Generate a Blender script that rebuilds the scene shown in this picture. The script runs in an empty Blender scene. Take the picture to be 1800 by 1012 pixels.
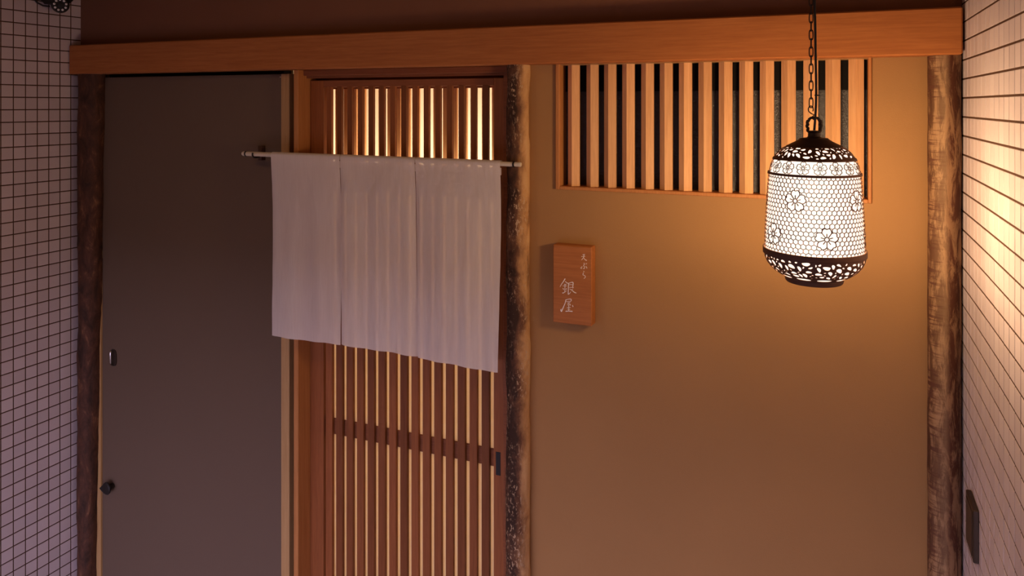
import bpy, bmesh, math, random
from mathutils import Vector, Matrix, noise, geometry
random.seed(7)
S = bpy.context.scene
C = S.collection
PI = math.pi

# ------------------------------------------------------------------ camera, world, light, exposure
cam = bpy.data.objects.new('camera', bpy.data.cameras.new('camera'))
C.objects.link(cam)
cam.location = (0, -2.336, 2.2)
cam.rotation_euler = (PI/2, 0, math.radians(22.86))
cam.data.sensor_width = 36
cam.data.lens = 26.8
cam.data.shift_y = -0.1789
cam.data.clip_start = 0.05
S.camera = cam

w = bpy.data.worlds.new('dusk'); S.world = w; w.use_nodes = True
w.node_tree.nodes['Background'].inputs[0].default_value = (0.66, 0.58, 0.86, 1)
w.node_tree.nodes['Background'].inputs[1].default_value = 7.8
S.view_settings.view_transform = 'Standard'
S.view_settings.look = 'None'
S.view_settings.gamma = 1
S.view_settings.use_curve_mapping = False
S.view_settings.exposure = 0.0
LANTERN_GLOW = 1.9         # frosted liner
LANTERN_WATTS = 36.0        # the bulb inside it
LANTERN_COLOR = (1.0, 0.66, 0.36)
ROOM_LIGHT = 7.0

def lamp_area(name, loc, rot, size, power, color, size_y=None):
    d = bpy.data.lights.new(name, 'AREA'); d.energy = power; d.color = color; d.size = size
    if size_y: d.shape = 'RECTANGLE'; d.size_y = size_y
    o = bpy.data.objects.new(name, d); o.location = loc; o.rotation_euler = rot
    C.objects.link(o); return o
# warm fill light added under the porch ceiling near the left wall, no fixture
lamp_area('porch_warm_fill', (-2.0, -1.5, 2.84), (0, math.radians(-14), 0), 0.14, 6.0, (1.0, 0.60, 0.28))
# the lamp of the room behind the lattice door, low down, shining up on its cream wall
lamp_area('room_lamp', (-1.42, 0.30, 1.75), (math.radians(165), 0, 0), 0.9, ROOM_LIGHT, (1.0, 0.82, 0.62), 0.16)
# tube lamp just inside the door, shining up and inward
lamp_area('room_tube_lamp', (-1.42, .100, 1.93), (math.radians(102), 0, 0), 0.72, .40, (1.0, 0.80, 0.58), 0.02)
lamp_area('room_floor_lamp', (-1.42, 0.42, 0.9), (math.radians(90), 0, 0), 0.9, 10.0, (1.0, 0.84, 0.64), 1.7)

# ------------------------------------------------------------------ helpers
def mesh_obj(name, verts, faces, mat=None, parent=None, smooth=False):
    me = bpy.data.meshes.new(name); me.from_pydata(verts, [], faces); me.update()
    if mat: me.materials.append(mat)
    if smooth: me.polygons.foreach_set('use_smooth', [True]*len(me.polygons))
    o = bpy.data.objects.new(name, me); C.objects.link(o)
    if parent: o.parent = parent
    return o

def bm_obj(name, bm, mat=None, parent=None, smooth=False):
    me = bpy.data.meshes.new(name); bmesh.ops.recalc_face_normals(bm, faces=bm.faces)
    bm.to_mesh(me); bm.free()
    if mat: me.materials.append(mat)
    if smooth: me.polygons.foreach_set('use_smooth', [True]*len(me.polygons))
    o = bpy.data.objects.new(name, me); C.objects.link(o)
    if parent: o.parent = parent
    return o

def add_box(bm, x0, x1, y0, y1, z0, z1, bev=0.0):
    b2 = bmesh.new()
    vs = [b2.verts.new(p) for p in [(x0,y0,z0),(x1,y0,z0),(x1,y1,z0),(x0,y1,z0),(x0,y0,z1),(x1,y0,z1),(x1,y1,z1),(x0,y1,z1)]]
    for f in [(0,3,2,1),(4,5,6,7),(0,1,5,4),(1,2,6,5),(2,3,7,6),(3,0,4,7)]:
        b2.faces.new([vs[i] for i in f])
    if bev:
        bmesh.ops.bevel(b2, geom=list(b2.edges), offset=bev, segments=1, affect='EDGES', clamp_overlap=True)
    me = bpy.data.meshes.new('t'); b2.to_mesh(me); b2.free(); bm.from_mesh(me); bpy.data.meshes.remove(me)

def box(name, x0, x1, y0, y1, z0, z1, mat, parent=None, bev=0.0):
    bm = bmesh.new(); add_box(bm, x0, x1, y0, y1, z0, z1, bev)
    return bm_obj(name, bm, mat, parent)

def add_tube(bm, pts, r, seg=8, cap=True, closed=False):
    pts = [Vector(p) for p in pts]; n = len(pts); rings = []
    up = None
    for i, p in enumerate(pts):
        if closed: t = (pts[(i+1) % n] - pts[i-1]).normalized()
        else: t = (pts[min(i+1, n-1)] - pts[max(i-1, 0)]).normalized()
        if up is None: up = t.orthogonal().normalized()
        up = (up - t*up.dot(t)).normalized()
        b = t.cross(up)
        rr = r[i] if isinstance(r, (list, tuple)) else r
        rings.append([bm.verts.new(p + up*math.cos(a)*rr + b*math.sin(a)*rr) for a in [2*PI*k/seg for k in range(seg)]])
    m = n if closed else n-1
    for i in range(m):
        A, B = rings[i], rings[(i+1) % n]
        for k in range(seg):
            bm.faces.new([A[k], A[(k+1) % seg], B[(k+1) % seg], B[k]])
    if cap and not closed:
        bm.faces.new(rings[0][::-1]); bm.faces.new(rings[-1])

def add_lathe(bm, prof, cx, cy, seg=48, close_ends=False):
    rings = []
    for r, z in prof:
        rings.append([bm.verts.new((cx+r*math.cos(2*PI*k/seg), cy+r*math.sin(2*PI*k/seg), z)) for k in range(seg)])
    for A, B in zip(rings, rings[1:]):
        for k in range(seg):
            bm.faces.new([A[k], A[(k+1) % seg], B[(k+1) % seg], B[k]])
    if close_ends:
        bm.faces.new(rings[0][::-1]); bm.faces.new(rings[-1])

def empty(name, loc, label=None, cat=None, group=None, kind=None):
    o = bpy.data.objects.new(name, None); o.location = loc; o.empty_display_size = .05
    C.objects.link(o); tag(o, label, cat, group, kind); return o

def tag(o, label=None, cat=None, group=None, kind=None):
    if label: o['label'] = label
    if cat: o['category'] = cat
    if group: o['group'] = group
    if kind: o['kind'] = kind
    return o

def adopt(child, parent):
    """parent a mesh built in world coordinates under an Empty that stands somewhere"""
    child.parent = parent
    child.matrix_parent_inverse = Matrix.Translation(-parent_loc(parent))
    return child
def parent_loc(p):
    v = Vector(p.location)
    return v

# ------------------------------------------------------------------ materials
def new_mat(name):
    m = bpy.data.materials.new(name); m.use_nodes = True
    nt = m.node_tree; b = nt.nodes['Principled BSDF']
    return m, nt, b
def N(nt, t, **kw):
    n = nt.nodes.new(t)
    for k, v in kw.items(): setattr(n, k, v)
    return n
def coords(nt, scale=(1,1,1), kind='Object'):
    tc = N(nt, 'ShaderNodeTexCoord'); mp = N(nt, 'ShaderNodeMapping')
    mp.inputs['Scale'].default_value = scale
    nt.links.new(tc.outputs[kind], mp.inputs[0]); return mp.outputs[0]
def noise_tex(nt, vec, scale, detail=4, rough=.55, dist=0):
    n = N(nt, 'ShaderNodeTexNoise'); n.inputs['Scale'].default_value = scale
    n.inputs['Detail'].default_value = detail; n.inputs['Roughness'].default_value = rough
    n.inputs['Distortion'].default_value = dist
    nt.links.new(vec, n.inputs['Vector']); return n.outputs['Fac']
def ramp(nt, fac, stops):
    r = N(nt, 'ShaderNodeValToRGB'); e = r.color_ramp.elements
    while len(e) < len(stops): e.new(.5)
    for el, (p, c) in zip(e, stops): el.position = p; el.color = (*c, 1)
    nt.links.new(fac, r.inputs[0]); return r.outputs[0]
def mix(nt, fac, a, b, mode='MIX'):
    m = N(nt, 'ShaderNodeMix', data_type='RGBA', blend_type=mode)
    for i, v in ((0, fac), (6, a), (7, b)):
        if isinstance(v, (int, float)): m.inputs[i].default_value = v
        elif isinstance(v, tuple): m.inputs[i].default_value = (*v, 1)
        else: nt.links.new(v, m.inputs[i])
    return m.outputs[2]
def bump(nt, b, h, strength=.3, dist=.002):
    n = N(nt, 'ShaderNodeBump'); n.inputs['Strength'].default_value = strength; n.inputs['Distance'].default_value = dist
    nt.links.new(h, n.inputs['Height']); nt.links.new(n.outputs[0], b.inputs['Normal'])
def setup(b, rough=.6, spec=.3, metal=0):
    b.inputs['Roughness'].default_value = rough; b.inputs['Specular IOR Level'].default_value = spec
    b.inputs['Metallic'].default_value = metal

def wood(name, c1, c2, axis='Z', rough=.55, per_object=.25, spec=.16):
    m, nt, b = new_mat(name)
    sc = {'Z': (30, 30, 1.2), 'X': (1.2, 30, 30)}[axis]
    oi = N(nt, 'ShaderNodeObjectInfo')
    tc = N(nt, 'ShaderNodeTexCoord'); ad = N(nt, 'ShaderNodeVectorMath', operation='ADD')
    ml = N(nt, 'ShaderNodeVectorMath', operation='SCALE'); ml.inputs[0].default_value = (3.1, 1.7, 5.3)
    nt.links.new(oi.outputs['Random'], ml.inputs['Scale'])
    nt.links.new(tc.outputs['Object'], ad.inputs[0]); nt.links.new(ml.outputs[0], ad.inputs[1])
    mp = N(nt, 'ShaderNodeMapping'); mp.inputs['Scale'].default_value = sc
    nt.links.new(ad.outputs[0], mp.inputs[0]); v = mp.outputs[0]
    g = noise_tex(nt, v, 3.0, 5, .6, .6)
    col = ramp(nt, g, [(.3, c1), (.7, c2)])
    fine = noise_tex(nt, v, 14, 3, .6)
    col = mix(nt, .25, col, ramp(nt, fine, [(.35, tuple(.72*x for x in c1)), (.65, c2)]))
    hs = N(nt, 'ShaderNodeHueSaturation')
    mr = N(nt, 'ShaderNodeMapRange'); mr.inputs[3].default_value = 1-per_object; mr.inputs[4].default_value = 1+per_object*.6
    nt.links.new(oi.outputs['Random'], mr.inputs[0]); nt.links.new(mr.outputs[0], hs.inputs['Value'])
    nt.links.new(col, hs.inputs['Color'])
    nt.links.new(hs.outputs[0], b.inputs['Base Color'])
    setup(b, rough, spec); bump(nt, b, fine, .15, .001)
    return m

M = {}
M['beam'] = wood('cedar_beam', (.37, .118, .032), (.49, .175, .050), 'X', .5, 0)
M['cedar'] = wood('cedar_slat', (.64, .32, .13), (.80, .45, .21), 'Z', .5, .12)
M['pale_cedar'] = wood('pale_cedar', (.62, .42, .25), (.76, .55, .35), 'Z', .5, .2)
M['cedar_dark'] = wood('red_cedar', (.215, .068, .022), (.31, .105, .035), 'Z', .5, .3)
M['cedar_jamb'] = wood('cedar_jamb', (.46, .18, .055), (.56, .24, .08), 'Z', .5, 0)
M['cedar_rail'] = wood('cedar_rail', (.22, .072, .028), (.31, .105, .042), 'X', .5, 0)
M['edge_wood'] = wood('edge_strip_wood', (.46, .26, .10), (.56, .34, .15), 'Z', .5, 0)
M['rod_wood'] = wood('pale_rod_wood', (.66, .56, .42), (.76, .66, .52), 'X', .5, 0)
M['block'] = wood('sign_block_wood', (.38, .13, .034), (.50, .185, .055), 'X', .5, 0)
M['peg'] = wood('dark_peg_wood', (.06, .03, .02), (.10, .05, .03), 'Z', .5, 0)

def plaster(name, c, var=.10, bumps=.25):
    m, nt, b = new_mat(name); v = coords(nt)
    a = noise_tex(nt, v, 2.2, 4, .5)
    col = mix(nt, a, tuple(x*(1-var) for x in c), tuple(min(1, x*(1+var)) for x in c))
    nt.links.new(col, b.inputs['Base Color'])
    h = noise_tex(nt, v, 260, 4, .7); bump(nt, b, h, bumps, .0015)
    setup(b, .92, .12); return m
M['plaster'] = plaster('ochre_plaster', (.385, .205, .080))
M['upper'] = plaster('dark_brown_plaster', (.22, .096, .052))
M['soffit'] = plaster('soffit_plaster', (.26, .15, .07))
M['street'] = plaster('street_paving', (.10, .10, .10))
M['floor'] = plaster('grey_stone', (.36, .32, .28))
M['panel'] = plaster('grey_door_panel', (.155, .104, .072), .04, .05)
M['cream'] = plaster('cream_room_wall', (.78, .68, .53), .03)
M['dark'] = plaster('dark_void', (.012, .010, .009))  # near-black; also stands in for shade in the gap and the unlit room

# glazed wall tile, slight change of tone from tile to tile
def tile_mat():
    m, nt, b = new_mat('white_glazed_tile')
    oi = N(nt, 'ShaderNodeObjectInfo'); geo = N(nt, 'ShaderNodeNewGeometry')
    ad = N(nt, 'ShaderNodeMath', operation='ADD'); fr = N(nt, 'ShaderNodeMath', operation='FRACT')
    nt.links.new(oi.outputs['Random'], ad.inputs[0]); nt.links.new(geo.outputs['Random Per Island'], ad.inputs[1])
    nt.links.new(ad.outputs[0], fr.inputs[0])
    col = ramp(nt, fr.outputs[0], [(0, (.62, .525, .525)), (1, (.70, .60, .595))])
    nt.links.new(col, b.inputs['Base Color'])
    h = noise_tex(nt, coords(nt), 35, 2); bump(nt, b, h, .04, .002)
    setup(b, .42, .4); return m
M['tile'] = tile_mat()
M['grout'] = plaster('brown_grout', (.085, .042, .024))

def metal(name, c, rough=.45, met=.8):
    m, nt, b = new_mat(name)
    n = noise_tex(nt, coords(nt), 60, 3)
    nt.links.new(mix(nt, n, tuple(x*.7 for x in c), c), b.inputs['Base Color'])
    setup(b, rough, .4, met); return m
M['iron'] = metal('blackened_iron', (.055, .035, .026), .5, .6)
M['filigree'] = metal('brown_filigree_iron', (.13, .062, .040), .55, .4)
M['chrome'] = metal('brushed_steel', (.80, .76, .72), .25, 1)
M['bronze'] = metal('dark_bronze_plate', (.10, .072, .055), .4, .7)
M['black'] = metal('black_housing', (.016, .011, .009), .6, 0)
M['ring'] = metal('black_cord', (.02, .015, .012), .6, 0)

def simple(name, c, rough=.6, emit=None, es=0):
    m, nt, b = new_mat(name); b.inputs['Base Color'].default_value = (*c, 1); setup(b, rough, .3)
    if emit: b.inputs['Emission Color'].default_value = (*emit, 1); b.inputs['Emission Strength'].default_value = es
    return m
def liner():
    m, nt, b = new_mat('lit_frosted_liner'); nt.nodes.remove(b)
    e = N(nt, 'ShaderNodeEmission'); e.inputs[0].default_value = (1.0, .90, .76, 1); e.inputs[1].default_value = LANTERN_GLOW
    t = N(nt, 'ShaderNodeBsdfTransparent'); ad = N(nt, 'ShaderNodeMixShader'); ad.inputs[0].default_value = .6
    nt.links.new(e.outputs[0], ad.inputs[1]); nt.links.new(t.outputs[0], ad.inputs[2])
    nt.links.new(ad.outputs[0], nt.nodes['Material Output'].inputs[0]); return m
M['glow'] = liner()
M['led'] = simple('led_lens', (.95, .93, .9), .5)
M['ink'] = simple('white_paint', (.95, .90, .82), .7)

# translucent paper behind the slats
def paper():
    m, nt, b = new_mat('shoji_paper'); nt.nodes.remove(b)
    out = nt.nodes['Material Output']
    d = N(nt, 'ShaderNodeBsdfDiffuse'); t = N(nt, 'ShaderNodeBsdfTranslucent'); mx = N(nt, 'ShaderNodeMixShader')
    f = noise_tex(nt, coords(nt), 40, 4)
    col = mix(nt, f, (.80, .68, .52), (.88, .78, .62))
    nt.links.new(col, d.inputs[0]); nt.links.new(col, t.inputs[0])
    mx.inputs[0].default_value = .62
    nt.links.new(d.outputs[0], mx.inputs[1]); nt.links.new(t.outputs[0], mx.inputs[2]); nt.links.new(mx.outputs[0], out.inputs[0])
    return m
M['paper'] = paper()

def cloth():
    m, nt, b = new_mat('linen'); nt.nodes.remove(b)
    out = nt.nodes['Material Output']
    wv = N(nt, 'ShaderNodeTexWave', wave_type='BANDS', bands_direction='Z'); wv.inputs['Scale'].default_value = 330
    wh = N(nt, 'ShaderNodeTexWave', wave_type='BANDS', bands_direction='X'); wh.inputs['Scale'].default_value = 330
    v = coords(nt)
    nt.links.new(v, wv.inputs[0]); nt.links.new(v, wh.inputs[0])
    st = noise_tex(nt, coords(nt, (3, 3, .5)), 9, 5, .6)
    col = ramp(nt, st, [(.3, (.86, .76, .68)), (.7, (.93, .84, .76))])
    slub = noise_tex(nt, coords(nt, (90, 90, 4)), 3, 3, .6)
    col = mix(nt, .3, col, ramp(nt, slub, [(.3, (.80, .70, .63)), (.7, (.94, .86, .79))]))
    bp = N(nt, 'ShaderNodeBump'); bp.inputs['Strength'].default_value = .25; bp.inputs['Distance'].default_value = .001
    nt.links.new(slub, bp.inputs['Height'])
    d = N(nt, 'ShaderNodeBsdfDiffuse'); t = N(nt, 'ShaderNodeBsdfTranslucent'); tr = N(nt, 'ShaderNodeBsdfTransparent')
    nt.links.new(bp.outputs[0], d.inputs['Normal'])
    nt.links.new(col, d.inputs[0]); nt.links.new(col, t.inputs[0])
    m1 = N(nt, 'ShaderNodeMixShader'); m1.inputs[0].default_value = .24
    m2 = N(nt, 'ShaderNodeMixShader'); m2.inputs[0].default_value = .11
    nt.links.new(d.outputs[0], m1.inputs[1]); nt.links.new(t.outputs[0], m1.inputs[2])
    nt.links.new(m1.outputs[0], m2.inputs[1]); nt.links.new(tr.outputs[0], m2.inputs[2]); nt.links.new(m2.outputs[0], out.inputs[0])
    return m
M['cloth'] = cloth()

def bark_mid():
    m, nt, b = new_mat('mottled_bark')
    v = coords(nt, (1, 1, .55))
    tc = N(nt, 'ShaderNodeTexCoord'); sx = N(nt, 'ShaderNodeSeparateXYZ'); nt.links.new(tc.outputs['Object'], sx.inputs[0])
    side = N(nt, 'ShaderNodeMapRange'); side.inputs[1].default_value = .002; side.inputs[2].default_value = .046  # bark dark left, gold right: partly lantern light painted in
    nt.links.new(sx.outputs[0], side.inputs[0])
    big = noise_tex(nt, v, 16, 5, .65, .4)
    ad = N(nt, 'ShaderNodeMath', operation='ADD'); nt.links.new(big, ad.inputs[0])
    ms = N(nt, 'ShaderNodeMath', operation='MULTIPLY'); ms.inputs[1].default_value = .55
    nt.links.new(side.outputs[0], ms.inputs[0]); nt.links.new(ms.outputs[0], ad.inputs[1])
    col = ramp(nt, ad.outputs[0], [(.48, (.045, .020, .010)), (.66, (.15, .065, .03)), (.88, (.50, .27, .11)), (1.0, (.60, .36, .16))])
    sp = noise_tex(nt, coords(nt, (1, 1, .5)), 150, 3, .6)
    spm = ramp(nt, sp, [(.56, (0, 0, 0)), (.62, (1, 1, 1))])
    mk = ramp(nt, noise_tex(nt, v, 12, 3), [(.42, (0, 0, 0)), (.6, (1, 1, 1))])
    f = mix(nt, 1.0, spm, mk, 'MULTIPLY')
    f2 = N(nt, 'ShaderNodeRGBToBW'); nt.links.new(f, f2.inputs[0])
    col = mix(nt, f2.outputs[0], col, (.50, .34, .20))
    nt.links.new(col, b.inputs['Base Color'])
    bump(nt, b, big, .5, .006); setup(b, .75, .25); return m
M['bark_mid'] = bark_mid()

def bark_right():
    m, nt, b = new_mat('scored_bark')
    tc = N(nt, 'ShaderNodeTexCoord'); sx = N(nt, 'ShaderNodeSeparateXYZ'); nt.links.new(tc.outputs['Object'], sx.inputs[0])
    big = noise_tex(nt, coords(nt, (1, 1, .22)), 46, 6, .75, .6)
    wav = N(nt, 'ShaderNodeMath', operation='MULTIPLY_ADD'); wav.inputs[1].default_value = .03
    nt.links.new(big, wav.inputs[0]); nt.links.new(sx.outputs[0], wav.inputs[2])
    side = N(nt, 'ShaderNodeMapRange'); side.inputs[1].default_value = -.041+.015; side.inputs[2].default_value = .041+.015
    nt.links.new(wav.outputs[0], side.inputs[0])
    # scored left edge / pale middle / red-brown band on the right
    pale = ramp(nt, side.outputs[0], [(0.02, (.14, .06, .028)), (.18, (.34, .19, .09)), (.46, (.46, .28, .14)), (.60, (.13, .042, .018)), (.85, (.10, .03, .014)), (.97, (.24, .12, .06))])
    low = N(nt, 'ShaderNodeMapRange'); low.inputs[1].default_value = 1.2; low.inputs[2].default_value = 1.95
    patch = ramp(nt, big, [(.46, (.055, .018, .008)), (.57, (.46, .27, .13))])
    col = mix(nt, .5, pale, patch)
    scr = noise_tex(nt, coords(nt, (9, 9, 90)), 1.0, 4, .7, .8)
    scm = ramp(nt, scr, [(.50, (0, 0, 0)), (.60, (1, 1, 1))])
    lft = ramp(nt, side.outputs[0], [(.12, (1, 1, 1)), (.52, (0, 0, 0))])
    f = N(nt, 'ShaderNodeRGBToBW'); nt.links.new(mix(nt, 1.0, scm, lft, 'MULTIPLY'), f.inputs[0])
    col = mix(nt, f.outputs[0], col, (.13, .05, .028))
    blot = noise_tex(nt, coords(nt, (1, 1, .5)), 9, 4, .6)
    bl = ramp(nt, blot, [(.50, (0, 0, 0)), (.68, (1, 1, 1))])
    fb = N(nt, 'ShaderNodeRGBToBW'); nt.links.new(bl, fb.inputs[0])
    col = mix(nt, fb.outputs[0], col, mix(nt, .45, col, (.10, .04, .022)))
    nt.links.new(col, b.inputs['Base Color'])
    bump(nt, b, big, .4, .004); setup(b, .7, .25); return m
M['bark_right'] = bark_right()

def bark_left():
    m, nt, b = new_mat('rough_red_bark')
    a = noise_tex(nt, coords(nt, (1, 1, .4)), 26, 5, .7, .5)
    nt.links.new(ramp(nt, a, [(.35, (.035, .016, .010)), (.58, (.10, .040, .022)), (.76, (.30, .14, .07))]), b.inputs['Base Color'])
    bump(nt, b, a, .6, .006); setup(b, .7, .25); return m
M['bark_left'] = bark_left()

def textured_glass():
    m, nt, b = new_mat('dark_hammered_glass')
    b.inputs['Base Color'].default_value = (.05, .042, .04, 1); setup(b, .2, .8)
    a = noise_tex(nt, coords(nt), 130, 4, .7)
    bump(nt, b, a, .9, .004); return m
M['glass'] = textured_glass()

# ------------------------------------------------------------------ structure
LX, RX = -3.03, .3165          # faces of the tiled side walls
YF = -3.2                      # open front of the porch
CEIL = 2.85
st = tag(box('floor', LX-.2, RX+.2, YF, 1.2, -.1, 0, M['floor']), kind='structure')
tag(box('ceiling', LX-.2, RX+.2, YF-.15, 1.2, CEIL, CEIL+.1, M['soffit']), kind='structure')
# street side: paving outside and an unseen panel added to keep sky light off the top
tag(box('floor_street', -14, 14, -14, YF-.001, -.1, -.02, M['street']), kind='structure')
tag(box('sky_block', LX-.2, RX+.2, YF-.15, YF, 1.28, CEIL, M['soffit']), kind='structure')

# back wall: plaster skin right of the middle post, opening cut for the lattice window
WX0, WX1, WZ0, WZ1 = -.8356, .0984, 1.924, 2.333
bm = bmesh.new()
add_box(bm, -.965, WX0+.004, .02, .10, 0, 2.44)
add_box(bm, WX1-.004, RX+.02, .02, .10, 0, 2.44)
add_box(bm, WX0+.004, WX1-.004, .02, .10, 0, WZ0+.004)
add_box(bm, WX0+.004, WX1-.004, .02, .10, WZ1-.004, 2.44)
tag(bm_obj('wall_back', bm, M['plaster']), kind='structure')
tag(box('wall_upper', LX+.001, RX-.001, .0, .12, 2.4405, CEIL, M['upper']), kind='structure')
# the beam
tag(box('trim_1', LX+.006, RX-.007, -.06, .02, 2.331, 2.455, M['beam'], bev=.004),
    'long smooth cedar beam running under the dark upper wall', 'beam', kind='structure')

# tiled side walls
def tile_mesh(sign):
    bm = bmesh.new(); h = .02275
    # face looks towards sign*X
    prof = [(0, h), (.0005, h), (.0011, h-.0008)]
    rings = []
    for d, a in prof:
        rings.append([bm.verts.new((sign*d, s*a, t*a)) for s, t in ((-1, -1), (1, -1), (1, 1), (-1, 1))])
    for A, B in zip(rings, rings[1:]):
        for k in range(4): bm.faces.new([A[k], A[(k+1) % 4], B[(k+1) % 4], B[k]])
    bm.faces.new(rings[-1])
    bmesh.ops.recalc_face_normals(bm, faces=bm.faces)
    c = sum((f.normal.x for f in bm.faces if len(f.verts) == 4 and abs(f.normal.x) > .9))
    if c*sign < 0: bmesh.ops.reverse_faces(bm, faces=bm.faces)
    me = bpy.data.meshes.new('tile'); bm.to_mesh(me); bm.free(); me.materials.append(M['tile']); return me

def tiled_wall(name, X, sign, yj, zj, yview, zview, rank, label):
    """wall body + tiles; tiles inside the view window ranked by nearness become parts, the rest is one stuff part"""
    th = .12
    x0, x1 = (X-th, X-.0010) if sign > 0 else (X+.0010, X+th)
    wall = tag(box(name, x0, x1, YF, .12, 0, CEIL, M['grout']), label, 'wall', kind='structure')
    me = tile_mesh(sign)
    near, rest = [], []
    k0 = math.floor((YF-yj)/.05)+1; ks = range(k0, math.ceil((.10-yj)/.05))
    ms = range(0, int((CEIL-zj)/.05))
    for k in ks:
        for m in ms:
            y, z = yj+.05*k+.025, zj+.05*m+.025
            (near if (yview[0] < y < yview[1] and zview(y, z)) else rest).append((y, z))
    near.sort(key=rank); rest += near[300:]; near = near[:300]
    base = X - sign*.0010
    for y, z in near:
        o = bpy.data.objects.new('tile', me); C.objects.link(o); o.parent = wall
        o.location = (base + sign*random.uniform(-.0002, .0001), y, z)
        o.rotation_euler = (0, random.uniform(-.005, .005), random.uniform(-.005, .005))
    vs = [v.co.copy() for v in me.vertices]; fs = [tuple(p.vertices) for p in me.polygons]
    V, F = [], []
    for y, z in rest:
        o = len(V); j = random.uniform(-.0001, .0001)
        V += [(base+v.x+j, y+v.y, z+v.z) for v in vs]; F += [tuple(i+o for i in f) for f in fs]
    r = mesh_obj('tile_field', V, F, M['tile'], wall); r['kind'] = 'stuff'
    return wall

CY = -2.336; ca, sa = math.cos(math.radians(22.86)), math.sin(math.radians(22.86))
def seen(X):
    def f(y, z):
        dx, dy = X, y-CY
        d = -dx*sa + dy*ca; l = dx*ca + dy*sa
        if d < .3: return False
        return abs(l/d) < .70 and -.64 < (z-2.2)/d < .155
    return f
tiled_wall('wall_left', LX, 1, -.0456, .030, (-.42, .03), seen(LX), lambda p: (-p[0]*0 + abs(p[1]-1.45)), 'left porch wall of square dim tiles with dark joints')
tiled_wall('wall_right', RX, -1, -.035, .018, (-.80, .03), seen(RX), lambda p: (p[0]), 'right porch wall of square pale tiles bright beside the lantern')

# unseen panels behind the beam and the grey door, added to block light leaks
tag(box('leak_block_rear', LX-.1, -1.99, .075, .13, 0, CEIL, M['dark']), kind='structure')
tag(box('leak_block_header', -1.99, RX, .121, .165, 2.42, CEIL, M['dark']), kind='structure')

# ------------------------------------------------------------------ log posts
def log(name, cx, cy, z0, z1, rad, mat, label, amp=.004, lean=0, seed=0, k=1.0):
    root = (cx, cy, 0)
    bm = bmesh.new(); seg, n = 64, 300; rings = []
    for i in range(n+1):
        z = z0 + (z1-z0)*i/n; t = i/n
        R = rad(t) if callable(rad) else rad
        ring = []
        for j in range(seg):
            a = 2*PI*j/seg
            p = Vector((math.cos(a)*R*20*k, math.sin(a)*R*20*k, z*7*k+seed))
            q = Vector((math.cos(a)*R*70, math.sin(a)*R*70, z*26+seed))
            r = R + amp*(noise.noise(p)-.1) + amp*.45*noise.noise(q)
            ring.append(bm.verts.new((math.cos(a)*r + lean*(t-1), math.sin(a)*r, z)))
        rings.append(ring)
    for A, B in zip(rings, rings[1:]):
        for j in range(seg): bm.faces.new([A[j], A[(j+1) % seg], B[(j+1) % seg], B[j]])
    o = bm_obj(name, bm, mat, smooth=True); o.location = root
    tag(o, label, 'post'); return o
log('log_post', -.9625, .0, 0, 2.331, lambda t: .0425-.005*t, M['bark_mid'],
    'mottled bark log post between the lattice door and the ochre wall', .0045, 0, 3)
log('log_post', .2745, .0, 0, 2.331, .0400, M['bark_right'],
    'scored brown bark log post in the corner by the bright right tile wall', .0018, 0, 11)
log('log_post', -2.955, .0, 0, 2.331, lambda t: .040+.016*t, M['bark_left'],
    'dark red bark log post between the left tile wall and the grey door', .004, .034, 23)

# ------------------------------------------------------------------ grey flush door on the left
d1 = empty('door_1', (-2.43, .02, 0), 'flush grey door panel left of the lattice door', 'door', kind='structure')
adopt(box('panel', -2.921, -1.954, .02, .055, .02, 2.318, M['panel'], bev=.0015), d1)
adopt(box('edge_strip', -1.9535, -1.914, .015, .06, .01, 2.3185, M['edge_wood'], bev=.002), d1)
s = adopt(box('jamb_strip', -2.985, -2.923, .012, .06, .0, 2.331, M['edge_wood'], bev=.002), d1)
bm = bmesh.new()
# recessed pull: oval dish rim + dish, with a round steel bar
def oval(cx, cz, rx, rz, n=28): return [(cx+rx*math.copysign(abs(math.cos(a))**.7, math.cos(a)), cz+rz*math.copysign(abs(math.sin(a))**.7, math.sin(a))) for a in [2*PI*i/n for i in range(n)]]
def loft(bm, rings):
    rr = [[bm.verts.new(p) for p in r] for r in rings]
    for A, B in zip(rr, rr[1:]):
        for k in range(len(A)): bm.faces.new([A[k], A[(k+1) % len(A)], B[(k+1) % len(B)], B[k]])
    bm.faces.new(rr[-1]); return rr
loft(bm, [[(x, .0200, z) for x, z in oval(-2.853, 1.113, .020, .036)], [(x, .0150, z) for x, z in oval(-2.853, 1.113, .0195, .0355)],
          [(x, .0150, z) for x, z in oval(-2.853, 1.113, .0165, .0325)], [(x, .0195, z) for x, z in oval(-2.853, 1.113, .0155, .0315)]])
pull = adopt(bm_obj('pull_dish', bm, M['bronze']), d1)
bm = bmesh.new(); add_tube(bm, [(-2.8595, .013, 1.087), (-2.8595, .010, 1.092), (-2.8595, .010, 1.138), (-2.8595, .013, 1.143)], .0042, 12)
hb = bm_obj('pull_bar', bm, M['chrome'], smooth=True); adopt(hb, d1)
hb['label'] = 'bright steel bar of the pull'
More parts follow.
